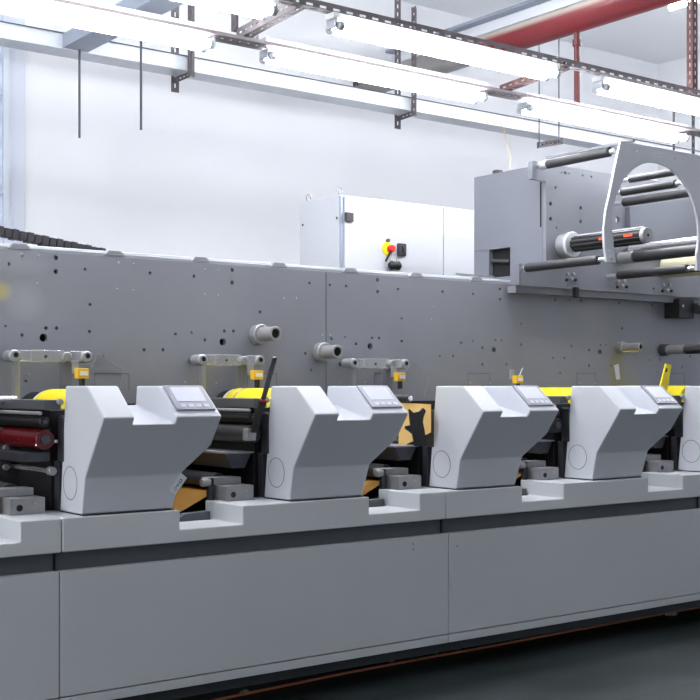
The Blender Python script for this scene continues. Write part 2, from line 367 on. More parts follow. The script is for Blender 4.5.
# ------------------------------------------------------------ control housings
def housing_shell(X):
    bm=bmesh.new()
    yz={'Tb':(4.28,1.28),'B':(4.092,1.28),'C':(3.957,1.168),'M':(3.975,1.143),'K':(4.036,1.057),'D':(4.112,.95),'E':(4.14,.817),'R':(4.288,1.208),'Bb':(4.331,.817)}
    xr={'Tb':.483,'B':.483,'C':.487,'M':.487,'K':.486,'D':.398,'E':.378,'R':.483,'Bb':.378}
    xc=[0,.124,.294,None]; V={}
    def v(c,r):
        if (c,r) not in V:
            x=xr[r] if c==3 else xc[c]; V[(c,r)]=bm.verts.new((X+x,)+yz[r])
        return V[(c,r)]
    F=lambda *k: bm.faces.new([v(*q) for q in k])
    for c in (0,2):
        F((c,'Tb'),(c+1,'Tb'),(c+1,'B'),(c,'B')); F((c,'B'),(c+1,'B'),(c+1,'C'),(c,'C')); F((c,'C'),(c+1,'C'),(c+1,'M'),(c,'M'))
        F((c,'Tb'),(c,'R'),(c+1,'R'),(c+1,'Tb'))
    F((1,'R'),(2,'R'),(2,'M'),(1,'M'))
    F((1,'Tb'),(1,'B'),(1,'C'),(1,'M'),(1,'R')); F((2,'Tb'),(2,'R'),(2,'M'),(2,'C'),(2,'B'))
    for c in range(3):
        for a,b in (('M','K'),('K','D'),('D','E'),('E','Bb'),('Bb','R')): F((c,a),(c+1,a),(c+1,b),(c,b))
    F(*[(0,r) for r in ('Tb','B','C','M','K','D','E','Bb','R')])
    F((3,'Tb'),(3,'B'),(3,'C'),(3,'M'),(3,'K'),(3,'R')); F((3,'K'),(3,'D'),(3,'R')); F((3,'D'),(3,'E'),(3,'Bb'),(3,'R'))
    bmesh.ops.recalc_face_normals(bm,faces=bm.faces)
    flat=[e for e in bm.edges if len(e.link_faces)==2 and e.calc_face_angle(0)<.03]
    bmesh.ops.dissolve_edges(bm,edges=flat,use_verts=False)
    knee=[e for e in bm.edges if len(e.link_faces)==2 and e.calc_face_angle(0)>.16]
    bmesh.ops.bevel(bm,geom=knee,offset=.0065,segments=3,affect='EDGES',profile=.5,clamp_overlap=True)
    mb=MB(); mb.bm.free(); mb.bm=bm; return mb
hl=['leftmost light grey control housing, a slanted paper tag on its lower right edge',
    'second control housing from the left, beside the upright dark steel lever',
    'third control housing from the left, beside the orange paper web and black claw bracket',
    'fourth control housing from the left, with the yellow strap standing behind its screen',
    'rightmost control housing, cut off by the right edge of the picture']
sl_d=Vector((0,4.092-3.957,1.28-1.168)).normalized(); sl_n=Vector((0,-sl_d.z,sl_d.y))
def slab_on_slope(mb,X,x0,x1,s0,s1,h0,h1,bev=.0):
    """a slab lying on the sloping face: s measured up the slope from the front edge"""
    o=Vector((X,3.957,1.168)); vs=[]
    for h in (h0,h1):
        for x,s_ in ((x0,s0),(x1,s0),(x1,s1),(x0,s1)): vs.append(mb.bm.verts.new(o+Vector((x,0,0))+sl_d*s_+sl_n*h))
    fs=[mb.bm.faces.new([vs[i] for i in k]) for k in ((3,2,1,0),(4,5,6,7),(0,1,5,4),(1,2,6,5),(2,3,7,6),(3,0,4,7))]
    if bev:
        es={e for f in fs for e in f.edges}; bmesh.ops.bevel(mb.bm,geom=list(es),offset=bev,segments=2,affect='EDGES')
    return mb
def make_housing():
    X=X0; t=thing('control_housing',(X,4.14,.817),hl[0],'control housing','control housings along the press')
    housing_shell(X).build('shell',M['shell'],t)
    sc=slab_on_slope(MB(),X,.306,.472,.032,.172,-.002,.0075,.002).build('touch_screen',M['scr'],t)
    slab_on_slope(MB(),X,.326,.452,.078,.158,.007,.0085).build('display',M['lcd'],sc,smooth=False)
    mb=MB()
    for k in range(4): slab_on_slope(mb,X,.330+.033*k,.354+.033*k,.045,.062,.007,.0088)
    mb.build('keys',M['btn'],sc,smooth=False)
    # round cover let into the left cheek
    c=Vector((X,4.238,.925)); mb=MB()
    mb.lathe(c,c-Vector((.01,0,0)),[(0,.062),(.0008,.0615),(.0008,.0595),(.0,.059)],40)
    mb.build('round_cover_outline',M['recess'],t)
    MB().lathe(c+Vector((.001,0,0)),c-Vector((.01,0,0)),[(0,0.058),(.0018,.0575),(.0018,0)],40).build('round_cover',M['shell'],t)
    MB().box((X+.01,4.335,.817),(X+.37,4.36,1.17),.003).build('bearing_plate',M['steeld'],t)
    MB().box((X-.004,4.292,1.00),(X+.01,4.345,1.165),.002).build('edge_plate',M['steeld'],t)
    MB().box((X-.006,4.334,.817),(X+.01,4.37,1.0),.002).build('edge_rail',M['steeld'],t)
    MB().cyl((X+.11,4.30,1.215),(X+.11,4.285,1.215),.012,16).build('lock_knob',M['steel'],t)
    mb=MB(); mb.box((X+.0,4.125,.812),(X+.376,4.33,.817)); mb.build('gasket',M['black'],t,smooth=False)
    return t
h0=make_housing(); hs=[h0]
for n in range(1,5): hs.append(copy_tree(h0,(X0+S*n,4.14,.817),hl[n]))
# slanted paper tag on the first housing: lies on the front face of its lower right edge
tg=MB(); 
def on_front(x,y,lift):                   # point on the C-D / D-E front faces seen at a pixel
    best=None
    for i in range(201):
        z=.817+.351*i/200
        yy=4.112+(z-.95)*(3.957-4.112)/(1.168-.95) if z>.95 else 4.14+(z-.817)*(4.112-4.14)/(.133)
        q=PY(x,y,yy)
        if best is None or abs(q.z-z)<best[0]: best=(abs(q.z-z),Vector((q.x,yy-lift,z)))
    return best[1]
quad=[on_front(x,y,.004) for x,y in ((180.5,471),(186.5,476),(175,493),(168.5,488.5))]
o_=sum(quad,Vector())/4
a=[tg.bm.verts.new(p) for p in quad]; b=[tg.bm.verts.new(p+Vector((0,.002,0))) for p in quad]
tg.bm.faces.new(a); tg.bm.faces.new(b[::-1])
for i in range(4): tg.bm.faces.new((a[i],b[i],b[(i+1)%4],a[(i+1)%4]))
st=tg.build('sticker',M['lbl'],h0,smooth=False); st['label']='small slanted white paper tag with worn dark lettering'
mk=MB(); ex=(quad[1]-quad[0]); ey=(quad[3]-quad[0])
for u0,u1,v0,v1 in ((.35,.6,.22,.27),(.35,.42,.27,.4),(.62,.7,.25,.4),(.4,.65,.4,.44),(.35,.7,.52,.56),(.45,.55,.56,.68),(.35,.42,.68,.8),(.6,.66,.7,.84)):
    vs=[mk.bm.verts.new(quad[0]+ex*u+ey*v_-Vector((0,.0015,0))) for u,v_ in ((u0,v0),(u1,v0),(u1,v1),(u0,v1))]; mk.bm.faces.new(vs)
mk.build('lettering',M['ledge'],st,smooth=False)

for n,h in enumerate(hs):
    h.location=(X0*.98+S*n,4.14*.98,.818); h.scale=(.98,.98,.9978)
XB=X0*.98
# ------------------------------------------------------------ bearing blocks in front of each bay
bl=['steel bearing block at the left edge of the picture, left of the first control housing',
    'steel bearing block between the first and second control housings','steel bearing block between the second and third control housings',
    'steel bearing block between the third and fourth control housings','steel bearing block between the fourth and rightmost control housings']
def make_block():
    X=X0-S; t=thing('bearing_block',(X+.67,4.28,.815),bl[0],'bearing block','steel bearing blocks on the base')
    x=X+.655
    MB().box((x+.005,4.215,.815),(x+.138,4.33,.875),.003).build('lower_block',M['steel'],t)
    MB().box((x-.02,4.29,.876),(x+.125,4.37,.905),.003).build('upper_block',M['steel'],t)
    MB().box((x-.03,4.29,.70),(x-.005,4.31,.905),.002).build('post',M['steeld'],t)
    MB().cyl((x-.06,4.30,.888),(x-.02,4.30,.888),.017,20,.003).build('pin',M['steel'],t)
    MB().cyl((x+.04,4.216,.84),(x+.04,4.212,.84),.012,16).build('bolt_hole',M['black'],t)
    MB().cyl((x+.10,4.216,.852),(x+.10,4.213,.852),.005,12).build('screw',M['screw'],t)
    MB().prism([(X+.40,.66),(X+.615,.66),(X+.615,.775),(X+.50,.770),(X+.46,.745)],1,4.262,4.30,.002).build('foot_bracket',M['recess'],t)
    return t
b0=make_block()
for n in range(1,5): copy_tree(b0,(X0-S+S*n+.67,4.28,.815),bl[n])

# ------------------------------------------------------------ inking bays between the housings (everything runs along y)
bayname=['left of the first control housing','between the first and second control housings','between the second and third control housings','between the third and fourth control housings','left of the rightmost control housing']
def rod(name,x,z,r,m,label,cat,group=None,y0=4.34,y1=5.02,jr=None,jm=None):
    t=thing(name,(x,(y0+y1)/2,z-r),label,cat,group)
    MB().cyl((x,y0+.03,z),(x,y1-.03,z),r,28,.003).build('sleeve',m,t)
    MB().cyl((x,y0+.022,z),(x,y1,z),jr or r*.45,16).build('shaft',jm or M['steel'],t)
    return t
for n in range(0,5):
    X=XB+S*n; w=bayname[n]
    zc=1.19 if n!=2 else 1.02
    t=thing('bay_shade_box',(X+.05,4.68,.86),f'near-black casing added to stand in for the bay shade, {w}','shade casing','added bay shade casings')
    MB().box((X-.015,4.30,.66),(X+.16,5.015,zc),.004).build('casing',M['dark'],t)  # added box, its near-black colour gives the bay its shade
    if n!=2:
        t=thing('doctor_beam',(X-.03,4.6,1.185),f'flat grey cross beam topping the rollers, {w}','cross beam','cross beams above the ink rollers')
        MB().box((X-.075,4.205,1.192),(X-.012,5.02,1.229),.003).build('beam',M['bar'],t)
        MB().cyl((X-.085,4.22,1.180),(X-.085,5.02,1.180),.007,12).build('edge_rod',M['steel'],t)
        MB().cyl((X-.022,4.185,1.222),(X-.022,4.205,1.222),.012,20,.003).build('end_nut',M['steel'],t)
    if n!=2:
        rod('ink_roller',X-.065,1.148,.02,M['black'],f'slim black ink roller just under the cross beam, {w}','roller','slim ink rollers',y0=4.20,jm=M['steeld'])
        rod('ink_roller',X-.062,1.083,.037,M['rubber'] if n else M['ink'],(f'thick black ink roller, {w}' if n else 'ink roller coated red, left of the first control housing'),'roller','thick ink rollers',y0=4.20,jm=M['steeld'])
    if n:
        t=thing('ink_tray',(X-.08,4.65,.96),f'bent grey ink tray, {w}','ink tray','ink trays')
        MB().prism([(X-.15,1.0),(X-.03,1.0),(X-.03,.994),(X-.06,.94),(X-.12,.94),(X-.15,.994)],1,4.30 if n else 4.6,5.0).build('tray',M['steeld'],t)
        MB().box((X-.16,4.29 if n else 4.6,1.0),(X-.02,5.0,1.007)).build('lip',M['steel'],t)
    rod('web_roller',X-.13,.885,.032,M['rubg'],f'dark grey web roller near the base, {w}','roller','web rollers near the base',y0=4.36)
    # paper web passing under
    X+=.038; sh=MB(); a=(X-.40,.760); b_=(X-.226,.839); c_=(X-.04,.842)
    for (x0,z0),(x1,z1),ya in ((a,b_,4.345),(b_,c_,4.40)):
        vs=[sh.bm.verts.new(p) for p in ((x0,ya,z0),(x1,ya,z1),(x1,4.95,z1),(x0,4.95,z0),(x0,ya,z0-.002),(x1,ya,z1-.002),(x1,4.95,z1-.002),(x0,4.95,z0-.002))]
        for k in ((3,2,1,0),(4,5,6,7),(0,1,5,4),(1,2,6,5),(2,3,7,6),(3,0,4,7)): sh.bm.faces.new([vs[i] for i in k])
    o=sh.build('paper_web',M['web'],smooth=False); tag(o,f'amber printed paper web sloping up from the base, {w}','paper web','amber web low between the units'); rehome(o,(X-.21,4.6,.745))
# red-ink bay extras (far left)
t=thing('tie_rod',(1.80,4.6,.97),'chromed tie rod crossing the dark bay at the left edge','rod')
MB().cyl((1.835,4.25,.965),(1.835,5.02,.965),.011,16).build('rod',M['chrome'],t)
MB().cyl((1.835,4.245,.965),(1.835,4.28,.965),.016,18).build('collar',M['steel'],t)
t=thing('side_bracket',PX(8,450,1.72)-Vector((0,0,.1)),'bolted grey bracket with a pin at the left edge of the picture','bracket')
q=PY(3,440,4.62)
MB().box((q.x-.03,4.60,q.z-.14),(q.x+.02,4.63,q.z+.05),.003).build('plate',M['steeld'],t)
for dz in (-.105,-.03,.03): MB().cyl((q.x,4.60,q.z+dz),(q.x,4.58,q.z+dz),.012,12).build('bolt',M['steel'],t)
q=PY(4,400,4.6); MB().cyl((q.x-.1,4.6,q.z),(q.x+.05,4.6,q.z),.017,16).build('pin',M['chrome'],t)
t=thing('hand_lever',PX(50,441,1.84),'small bright steel lever on the left cheek of the first control housing','lever')
MB().path([Vector((1.85,4.24,1.075)),Vector((1.775,4.24,1.078)),Vector((1.77,4.24,1.06))],.007,10).build('arm',M['chrome'],t)
t=thing('ink_duct',(1.81,4.6,1.0),'dark grey ink duct under the red roller at the far left','ink duct')
MB().box((1.73,4.28,1.0),(1.84,5.0,1.035),.004).build('duct',M['steeld'],t)

# yellow plate cylinders
def plate_cyl(x,z,r,y0,y1,label,ring=True):
    t=thing('plate_cylinder',(x,(y0+y1)/2,z-r),label,'plate cylinder','yellow plate cylinders')
    MB().cyl((x,y0,z),(x,y1-.05,z),r,48,.004).build('sleeve',M['yellow'],t)
    MB().cyl((x,y1-.049,z),(x,y1-.03,z),r*.98,48,.002).build('white_ring',M['lbl'],t)
    MB().cyl((x,y1-.029,z),(x,5.048,z),r*.9,48,.002).build('black_ring',M['black'],t)
    if ring: MB().cyl((x,y1-.14,z),(x,y1-.125,z),r*1.012,48,.001).build('band',M['steel'],t)
    return t
plate_cyl(X0+S*1+.28,1.172,.098,4.42,5.0,'yellow plate cylinder with grey band, behind the second control housing')
plate_cyl(X0+.21,1.162,.105,4.42,4.93,'yellow plate cylinder behind the first control housing, far left',False)
plate_cyl(X0+S*3+.29,1.19,.082,4.42,5.0,'yellow plate cylinder behind the third and fourth control housings',False)
plate_cyl(X0+S*4+.29,1.20,.082,4.42,5.0,'yellow plate cylinder with pale end rings, left of the rightmost control housing')
q=PY(664,391,4.75)
t=thing('cylinder_hub',(q.x,4.75,q.z-.04),'pale grey ringed hub beside the yellow strap','hub')
MB().cyl((q.x,4.70,q.z-.015),(q.x,4.72,q.z-.015),.045,32).build('ring',M['lbl'],t)
MB().cyl((q.x,4.63,q.z-.015),(q.x,4.70,q.z-.015),.035,32).build('hub',M['steel'],t)
MB().cyl((q.x,4.74,q.z-.015),(q.x,4.95,q.z-.015),.043,32).build('sleeve',M['yelp'],t)

# orange web and claw between the second and third housings
X=XB+S*2
sh=MB(); sh.prism([(4.19,1.197),(4.42,1.201),(4.42,.99),(4.19,1.07)],0,X-.034,X-.031)
o=sh.build('paper_web',M['webb'],smooth=False); tag(o,'upright peach coloured paper web, right of the second control housing','paper web'); rehome(o,(X-.05,4.3,.99))
sh=MB().box((X-.30,4.5,1.0),(X-.06,4.95,1.003)); 
t=thing('claw_bracket',(X-.12,4.25,1.0),'black forked claw bracket in front of the peach paper web','bracket')
poly=[(408,409),(412,413),(418,412),(422,408),(424.5,411),(422,416),(421,422),(423,430),(424,440),(426,446),(414,446),(412,434),(405,429),(404.5,426),(410,425),(409,417)]
pp=[PY(x+1,y,4.165) for x,y in poly]
MB().prism([(p.x,p.z) for p in pp],1,4.16,4.172,.001).build('claw',M['rubber'],t)
rod('guide_roller',X-.13,1.225,.016,M['rubber'],'small dark roller above the peach paper web, left end','roller',None,y0=4.5,y1=5.02,jr=.012,jm=M['chrome'])
rod('guide_roller',X-.04,1.222,.016,M['rubber'],'small dark roller above the peach paper web, touching the third control housing','roller',None,y0=4.3,y1=4.9,jr=.012,jm=M['chrome'])
rod('guide_roller',X-.05,.955,.024,M['web'],'thin amber covered roller under the claw bracket','roller',None,y0=4.36)

# steel lever by the second housing, yellow strap by the fourth
t=thing('steel_lever',(2.68,4.2,1.08),'upright dark slotted steel lever leaning beside the second control housing','lever')
a=PX(275,357,2.68); b_=PX(263,400,2.68); c_=PX(254,432,2.68)
MB().beam(a,b_,.020,.008,.001).build('blade',M['steeld'],t)
d=(b_-a).normalized()
MB().beam(a+d*.012+Vector((-.005,-.001,0)),a+d*.045+Vector((-.005,-.001,0)),.008,.004).build('slot',M['hole'],t,smooth=False)
MB().beam(b_,c_,.028,.016,.002).build('grip',M['black'],t)
MB().beam(b_-d*.004,b_+d*.004,.024,.018).build('red_band',M['estopr'],t)
q=PX(252,434,2.68)
MB().box((2.655,q.y-.01,q.z-.028),(2.695,q.y+.035,q.z+.022),.006).build('clamp',M['rail'],t)
t=thing('yellow_strap',PY(660,388,4.5),'yellow slotted strap standing behind the fourth control housing screen','strap')
A=[PY(x,y,4.5) for x,y in ((658,393),(666,393),(671,365),(665.5,363.5))]
MB().prism([(p.x,p.z) for p in A],1,4.495,4.505,.001).build('strap',M['estopy'],t)
A=[PY(x,y,4.49) for x,y in ((666,372),(667.6,372),(668.2,368.5),(667,368))]
MB().prism([(p.x,p.z) for p in A],1,4.493,4.496).build('slot',M['hole'],t,smooth=False)

# ------------------------------------------------------------ register bars on posts
def reg_bar(x0,x1,z,label,full=True):
    k_=4.95/4.85; x0*=k_; x1*=k_; z=HC+(z-HC)*k_; y=4.95; t=thing('register_bar',((x0+x1)/2,y,z-.2),label,'register bar','chromed register bars')
    L=x1-x0
    MB().box((x0+.10*1,y-.018,z-.026),(x1-.12,y+.018,z+.028),.004).build('bar',M['chrome'],t)
    for a,b_,nm in ((x0,x0+.05,'end_clamp'),(x1-.045,x1,'end_clamp'),):
        c=MB().cyl(((a+b_)/2,y-.035,z),((a+b_)/2,y+.05,z),.026,28,.004).build(nm,M['rail'],t)
        MB().cyl(((a+b_)/2+.003,y-.036,z+.004),((a+b_)/2+.003,y-.034,z+.004),.011,20).build('bore',M['hole'],c)
    MB().box((x0+.045,y-.028,z-.024),(x0+.10,y+.02,z+.026),.005).build('left_block',M['chrome'],t)
    MB().box((x1-.10,y-.028,z-.024),(x1-.045,y+.02,z+.026),.005).build('right_block',M['chrome'],t)
    MB().cyl((x1-.115,y-.04,z),(x1-.115,y-.01,z),.02,20,.003).build('knob',M['steel'],t)
    MB().cyl(((x0+x1)/2-.02,y-.0185,z),((x0+x1)/2-.02,y-.021,z),.006,12).build('screw',M['line'],t)
    MB().box((x0+.035,y,1.20),(x0+.06,y+.03,z-.02),.002).build('post',M['rail'],t)
    MB().box((x1-.115,y+.02,1.20),(x1-.07,y+.05,z-.02),.002).build('post',M['plate'],t)
    MB().cyl((x0+.035,y+.04,z),(x0+.035,5.05,z),.012,14).build('arm',M['steeld'],t)
    MB().cyl((x1-.03,y+.04,z),(x1-.03,5.05,z),.012,14).build('arm',M['steeld'],t)
    return t
reg_bar(1.893,2.258,1.404,'chromed register bar above the first control housing, at the far left')
reg_bar(2.78,3.135,1.399,'chromed register bar left of the two grey spindles')
reg_bar(3.645,4.025,1.392,'chromed register bar right of the two grey spindles, above the second control housing')
def sensor(px,py,label):
    p=PY(px,py,4.84); t=thing('edge_sensor',(p.x,4.84,p.z-.05),label,'sensor','small yellow sensors')
    MB().box((p.x-.027,4.825,p.z-.022),(p.x+.027,4.86,p.z+.022),.004).build('body',M['yelp'],t)
    MB().box((p.x-.015,4.822,p.z-.008),(p.x+.02,4.826,p.z+.01)).build('mark',M['lbl'],t,smooth=False)
    MB().cyl((p.x,4.84,p.z-.06),(p.x,4.84,p.z-.02),.013,14).build('plug',M['black'],t)
    MB().box((p.x-.03,4.86,p.z-.0),(p.x-.005,4.88,p.z+.055),.002).build('bracket',M['rail'],t)
sensor(82,373.5,'yellow sensor hanging under the leftmost register bar')
sensor(257,375,'yellow sensor beside the top of the dark steel lever')
sensor(400,377,'yellow sensor under the right end of the third register bar')
sensor(518,379.5,'yellow sensor behind the third control housing, with no register bar above it')
q=PY(523,368,4.84); q2=PY(518,378,4.84)
o=MB().path([q2,q],.003,8).build('whisker',M['rail']); tag(o,'thin bent metal whisker rising beside the lone yellow sensor','rod'); rehome(o,q2)
# faint looping scratches on the plate, modelled as thin raised lines
for i,(pts,lb) in enumerate((([(93,366),(97,353),(124,370),(117,398)],'thin grey scratch looping down beside the leftmost register bar'),([(407,371),(413,361),(430,374),(424,398)],'thin grey scratch looping down beside the third register bar'))):
    P=[PY(x,y,5.035) for x,y in pts]; o=MB().path(P,.0016,8).build('scratch_line',M['steel']); tag(o,lb,'hose'); rehome(o,P[0])

# ------------------------------------------------------------ spindles on the frame plate
def spindle(ax,ay,bx,by,r,label,flange=True,m='steel',neck=None):
    p=PY(ax,ay,5.03); q=PX(bx,by,p.x); q.z=p.z=(p.z+q.z)/2
    t=thing('spindle',(p.x,5.03,p.z-r),label,'spindle')
    e=Vector((p.x,q.y,p.z)); s_=Vector((p.x,5.05,p.z))
    if flange: MB().cyl(s_,s_-Vector((0,.05,0)),r*1.45,36,.004).build('flange',M['steel'],t)
    MB().tube(s_-Vector((0,.045,0)),e,r,r*.68,36).build('tube',M[m],t)
    MB().cyl(e+Vector((0,.012,0)),e+Vector((0,.010,0)),r*.66,24).build('bore',M['hole'],t)
    return t,e
spindle(259,333,276,335,.034,'short grey hollow spindle, the left and higher of the pair on the drilled frame')
spindle(322,351,338,353,.034,'short grey hollow spindle, the right and lower of the pair on the drilled frame')
t,e=spindle(621,348,641,346.5,.025,'short steel spindle with yellow grease under it, above the fourth control housing')
MB().beam(e+Vector((-.005,.02,-.026)),e+Vector((-.005,.15,-.026)),.02,.006,.001).build('grease',M['estopy'],t)
p=PY(664,349,5.03); t=thing('knurled_spindle',(p.x,5.03,p.z-.03),'long steel spindle with black knurled sleeve at the right edge','spindle')
zz=p.z-.006
MB().cyl((p.x,5.05,zz),(p.x,5.0,zz),.038,32,.004).build('flange',M['steeld'],t)
MB().cyl((p.x,5.0,zz),(p.x,4.86,zz),.029,32).build('neck',M['steel'],t)
mb=MB(); pr=[(0,0),(0,.028)]
for k in range(34): pr+=[(.006+.011*k,.031),(.0115+.011*k,.0285)]
pr+=[(.39,.028),(.39,0)]
mb.lathe((p.x,4.86,zz),(p.x,4.4,zz),pr,32); mb.build('knurled_sleeve',M['rubber'],t)
# dark drive motor at right
a=PY(673,318,4.98); b_=PY(688,300,4.98)
t=thing('drive_motor',(a.x+.1,4.95,a.z),'black drive motor with blue label under the upper module, at the right edge','motor')
MB().box((a.x,4.93,a.z),(b_.x,5.05,b_.z),.004).build('mounting_block',M['black'],t)
cz=(a.z+b_.z)/2+.005
MB().cyl((b_.x,4.92,cz),(b_.x+.09,4.92,cz),.036,32,.004).build('coupling',M['rubber'],t)
MB().cyl((b_.x+.09,4.92,cz),(b_.x+.34,4.92,cz),.040,32,.004).build('body',M['blue'],t)
MB().cyl((a.x+.035,4.931,cz+.01),(a.x+.035,4.925,cz+.01),.009,14).build('screw',M['screw'],t)

# ------------------------------------------------------------ upper module (box, plate, arch)
mod=thing('upper_module',(5.5,5.2,1.853),'pale grey upper web module with square cabinet, standing on the drilled frame','machine module')
bx=MB()
xs=[5.168,5.80]; 
cells(bx,xs,[4.975,5.245,5.427,5.561],[1.902,1.94,2.112,2.574],lambda i,j,k: not (j==1 and k==1 or j==1 and k==0 and False),bev=.003).build('cabinet',M['boxp'],mod)
MB().box((5.20,5.247,1.941),(5.79,5.425,2.111)).build('cabinet_interior',M['hole'],mod,smooth=False)  # solid black block painted in place of the opening's shade
MB().cyl((5.185,5.26,2.03),(5.185,5.42,2.045),.012,16).build('inner_shaft',M['steeld'],mod)
MB().box((5.1665,5.428,2.1125),(5.168,5.56,2.1145)).build('cabinet_joint',M['line'],mod,smooth=False)
MB().cyl((5.215,5.40,2.574),(5.215,5.40,2.60),.032,24,.004).build('vent_cap',M['rubber'],mod)
MB().box((5.1655,4.986,2.207),(5.1685,4.996,2.47)).build('cabinet_slot',M['hole'],mod,smooth=False)
uh=[(307,125,1.8,1),]
def z6(x,y): return (460+x/2.917,130+y/2.917)
hh=[(307,125,1.5),(297,124,.8),(318,127,.8),(358,133,1),(383,136,1.1),(279,168,1.1),(264,215,2),(264,259,2),(281,285,1.2),(352,227,1.8),(352,267,1.8),(460,262,3.4),(315,455,1.2),(565,463,1.3),(590,465,1),(455,448,1)]
cs=[]
for x,y,r in hh:
    X_,Y_=z6(x,y); p=PY(X_,Y_,4.95); cs.append((p.x,p.z,r*(4.95*2017.6/(1960-X_))/FPX))
plate_with_holes('front_plate',[(4.901,1.853),(9,1.853),(9,2.571),(5.045,2.571),(5.045,2.47),(5.168,2.468),(5.168,1.972),(4.901,1.972)],cs,4.95,.022,M['plate2'],mod)
MB().box((4.90,4.90,1.853),(4.918,4.972,1.972),.002).build('tab_flange',M['boxp'],mod)
MB().box((5.03,4.925,2.465),(5.07,4.955,2.572),.004).build('roller_bracket',M['boxp'],mod)
MB().box((4.95,4.975,1.815),(9,5.045,1.853)).build('shadow_band_strip',M['plate'],mod,smooth=False)  # strip added for the shadow band under the module
MB().box((4.6,5.10,1.9025),(4.9,5.12,1.915)).build('bright_strip',M['chrome'],mod)
P=[PY(x,y,4.935) for x,y in ((627,207),(720,194),(720,243),(629,249))]
MB().prism([(p.x,p.z) for p in P],1,4.915,4.95,.002).build('cover_panel',M['boxp'],mod)
# arch plate standing off in front
arch=thing('arch_plate',(5.245,4.24,1.925),'pale grey plate with a big round cut-out, standing proud at the top right','arch plate')
cxa,cza,ra=5.281,2.122,.362
out=[(4.989,2.567),(6.02,2.567),(6.02,1.925),(5.63,1.925)]
# circular opening with open bottom
arc=[(cxa+ra*math.cos(t_),cza+ra*math.sin(t_)) for t_ in [math.radians(-18+ (208)*i/48) for i in range(49)]]
left=[(4.93,2.02),(4.95,1.925),(4.879,1.925),(4.862,2.0),(4.856,2.089),(4.872,2.19),(4.905,2.29),(4.945,2.43)]
hol=[]
for x,y,r in ((194,142,1.1),(259,149,1.0),(369,171,1.0),(430,180,1.0),(527,198,1.0),(582,210,1.0),(658,344,1.0)):
    p=PY(600+x/7,130+y/7,4.24); hol.append((p.x,p.z,.0055))
for x,y in ((609.8,249.5),(611.7,259)):
    p=PY(x,y,4.24); hol.append((p.x,p.z,.007))
plate_with_holes('arch',out+arc+left,hol,4.24,.014,M['arch'],arch)
p=PY(688+8,208,4.24)

# rollers of the upper module
def uroller(ax,ay,bx,by,r,label,m='rubber',ext0=0,ext1=0,s0=.06,s1=.04,y0=4.92,sh=.012):
    p=PY(ax,ay,y0); q=PX(bx,by,p.x); z=(p.z+q.z)/2
    t=thing('guide_roller',(p.x,(y0+q.y)/2,z-r),label,'roller','dark guide rollers of the upper module')
    MB().cyl((p.x,y0-s0,z),(p.x,q.y+s1,z),r,32,.004).build('sleeve',M[m],t)
    MB().cyl((p.x,4.955,z),(p.x,q.y-ext1,z),sh,16).build('shaft',M['chrome'],t)
    return t,p.x,z,q.y
uroller(520,269,606,258.5,.025,'dark guide roller low on the left, in front of the flanged grey tab',s0=.05,s1=.05)
t,x_,z_,y_=uroller(540,167,615,149.5,.026,'topmost guide roller with a bright collar, reaching to the arch plate corner',s0=.065,s1=.035,sh=.015)
MB().cyl((x_,4.91,z_),(x_,4.855,z_),.0275,28).build('collar',M['chrome'],t)
MB().beam((x_+.03,4.9,z_+.042),(x_+.03,4.26,z_+.042),.02,.014,.002).build('guard_bar',M['boxp'],t)
uroller(622,180,680,172,.021,'highest of the three guide rollers seen through the round cut-out')
uroller(614,195,682,181,.024,'middle one of the three guide rollers seen through the round cut-out',sh=.014)
uroller(616,204,697,191,.026,'lowest of the three guide rollers seen through the round cut-out',sh=.014)
t,x_,z_,y_=uroller(622,259,720,247,.033,'thick black roller with polished neck at the right edge, below the arch',s0=.10,s1=.02)
MB().cyl((x_,4.93,z_),(x_,4.83,z_),.036,32).build('neck',M['steel'],t)
t=thing('polished_roller',(x_+.05,4.6,z_+.03),'bright polished roller just above the thick black roller at the right edge','roller')
MB().cyl((x_+.05,4.9,z_+.062),(x_+.05,4.25,z_+.062),.024,28,.003).build('sleeve',M['chrome'],t)
MB().cyl((x_+.05,4.95,z_+.062),(x_+.05,4.22,z_+.062),.010,16).build('shaft',M['steel'],t)
uroller(612,277,695,267,.026,'slim dark roller below the thick black roller at the right edge',s0=.05,s1=.05)
uroller(640,275,720,264,.024,'lowest dark roller partly hidden behind the slim one',s0=.02)
p=PY(690,268,4.75)
o=MB().cyl((p.x,4.93,p.z+.02),(p.x,4.35,p.z+.02),.07,40,.004).build('paper_roll',M['cream']); tag(o,'cream paper roll behind the dark rollers at the right edge','paper roll'); rehome(o,(p.x,4.64,p.z-.05))
# air shaft / servo body with orange print
p=PY(566,243,4.92); q=PX(648,237.5,p.x); z=(p.z+q.z)/2
t=thing('winding_shaft',(p.x,4.64,z-.05),'finned black winding shaft with orange print and round steel end cap','winding shaft')
MB().cyl((p.x,4.955,z),(p.x,4.88,z),.066,40,.008).build('flange',M['rail'],t)
MB().cyl((p.x,4.88,z),(p.x,4.86,z),.074,40,.004).build('flange_rim',M['galv'],t)
n=60; pr=[]
for k in range(n):
    a=2*math.pi*k/n; r=.046 if (k//3)%2 else .041
    pr.append((p.x+r*math.cos(a),z+r*math.sin(a)))
MB().prism(pr,1,q.y+.03,4.85).build('finned_body',M['black'],t)
MB().cyl((p.x,q.y+.03,z),(p.x,q.y,z),.043,40,.003).build('end_cap',M['steel'],t)
MB().cyl((p.x,q.y,z),(p.x,q.y-.003,z),.008,16).build('centre_bore',M['hole'],t)
ang=math.radians(200)
for yy in (4.60,4.42):
    a0=Vector((p.x-.0465,yy,z+.004)); MB().box((a0.x-.001,yy-.03,z-.002),(a0.x+.004,yy+.03,z+.012)).build('orange_print',M['orange'],t,smooth=False)
MB().beam((p.x+.0,4.84,z+.048),(p.x+.0,q.y+.03,z+.048),.01,.008,.001).build('top_strip',M['galv'],t)
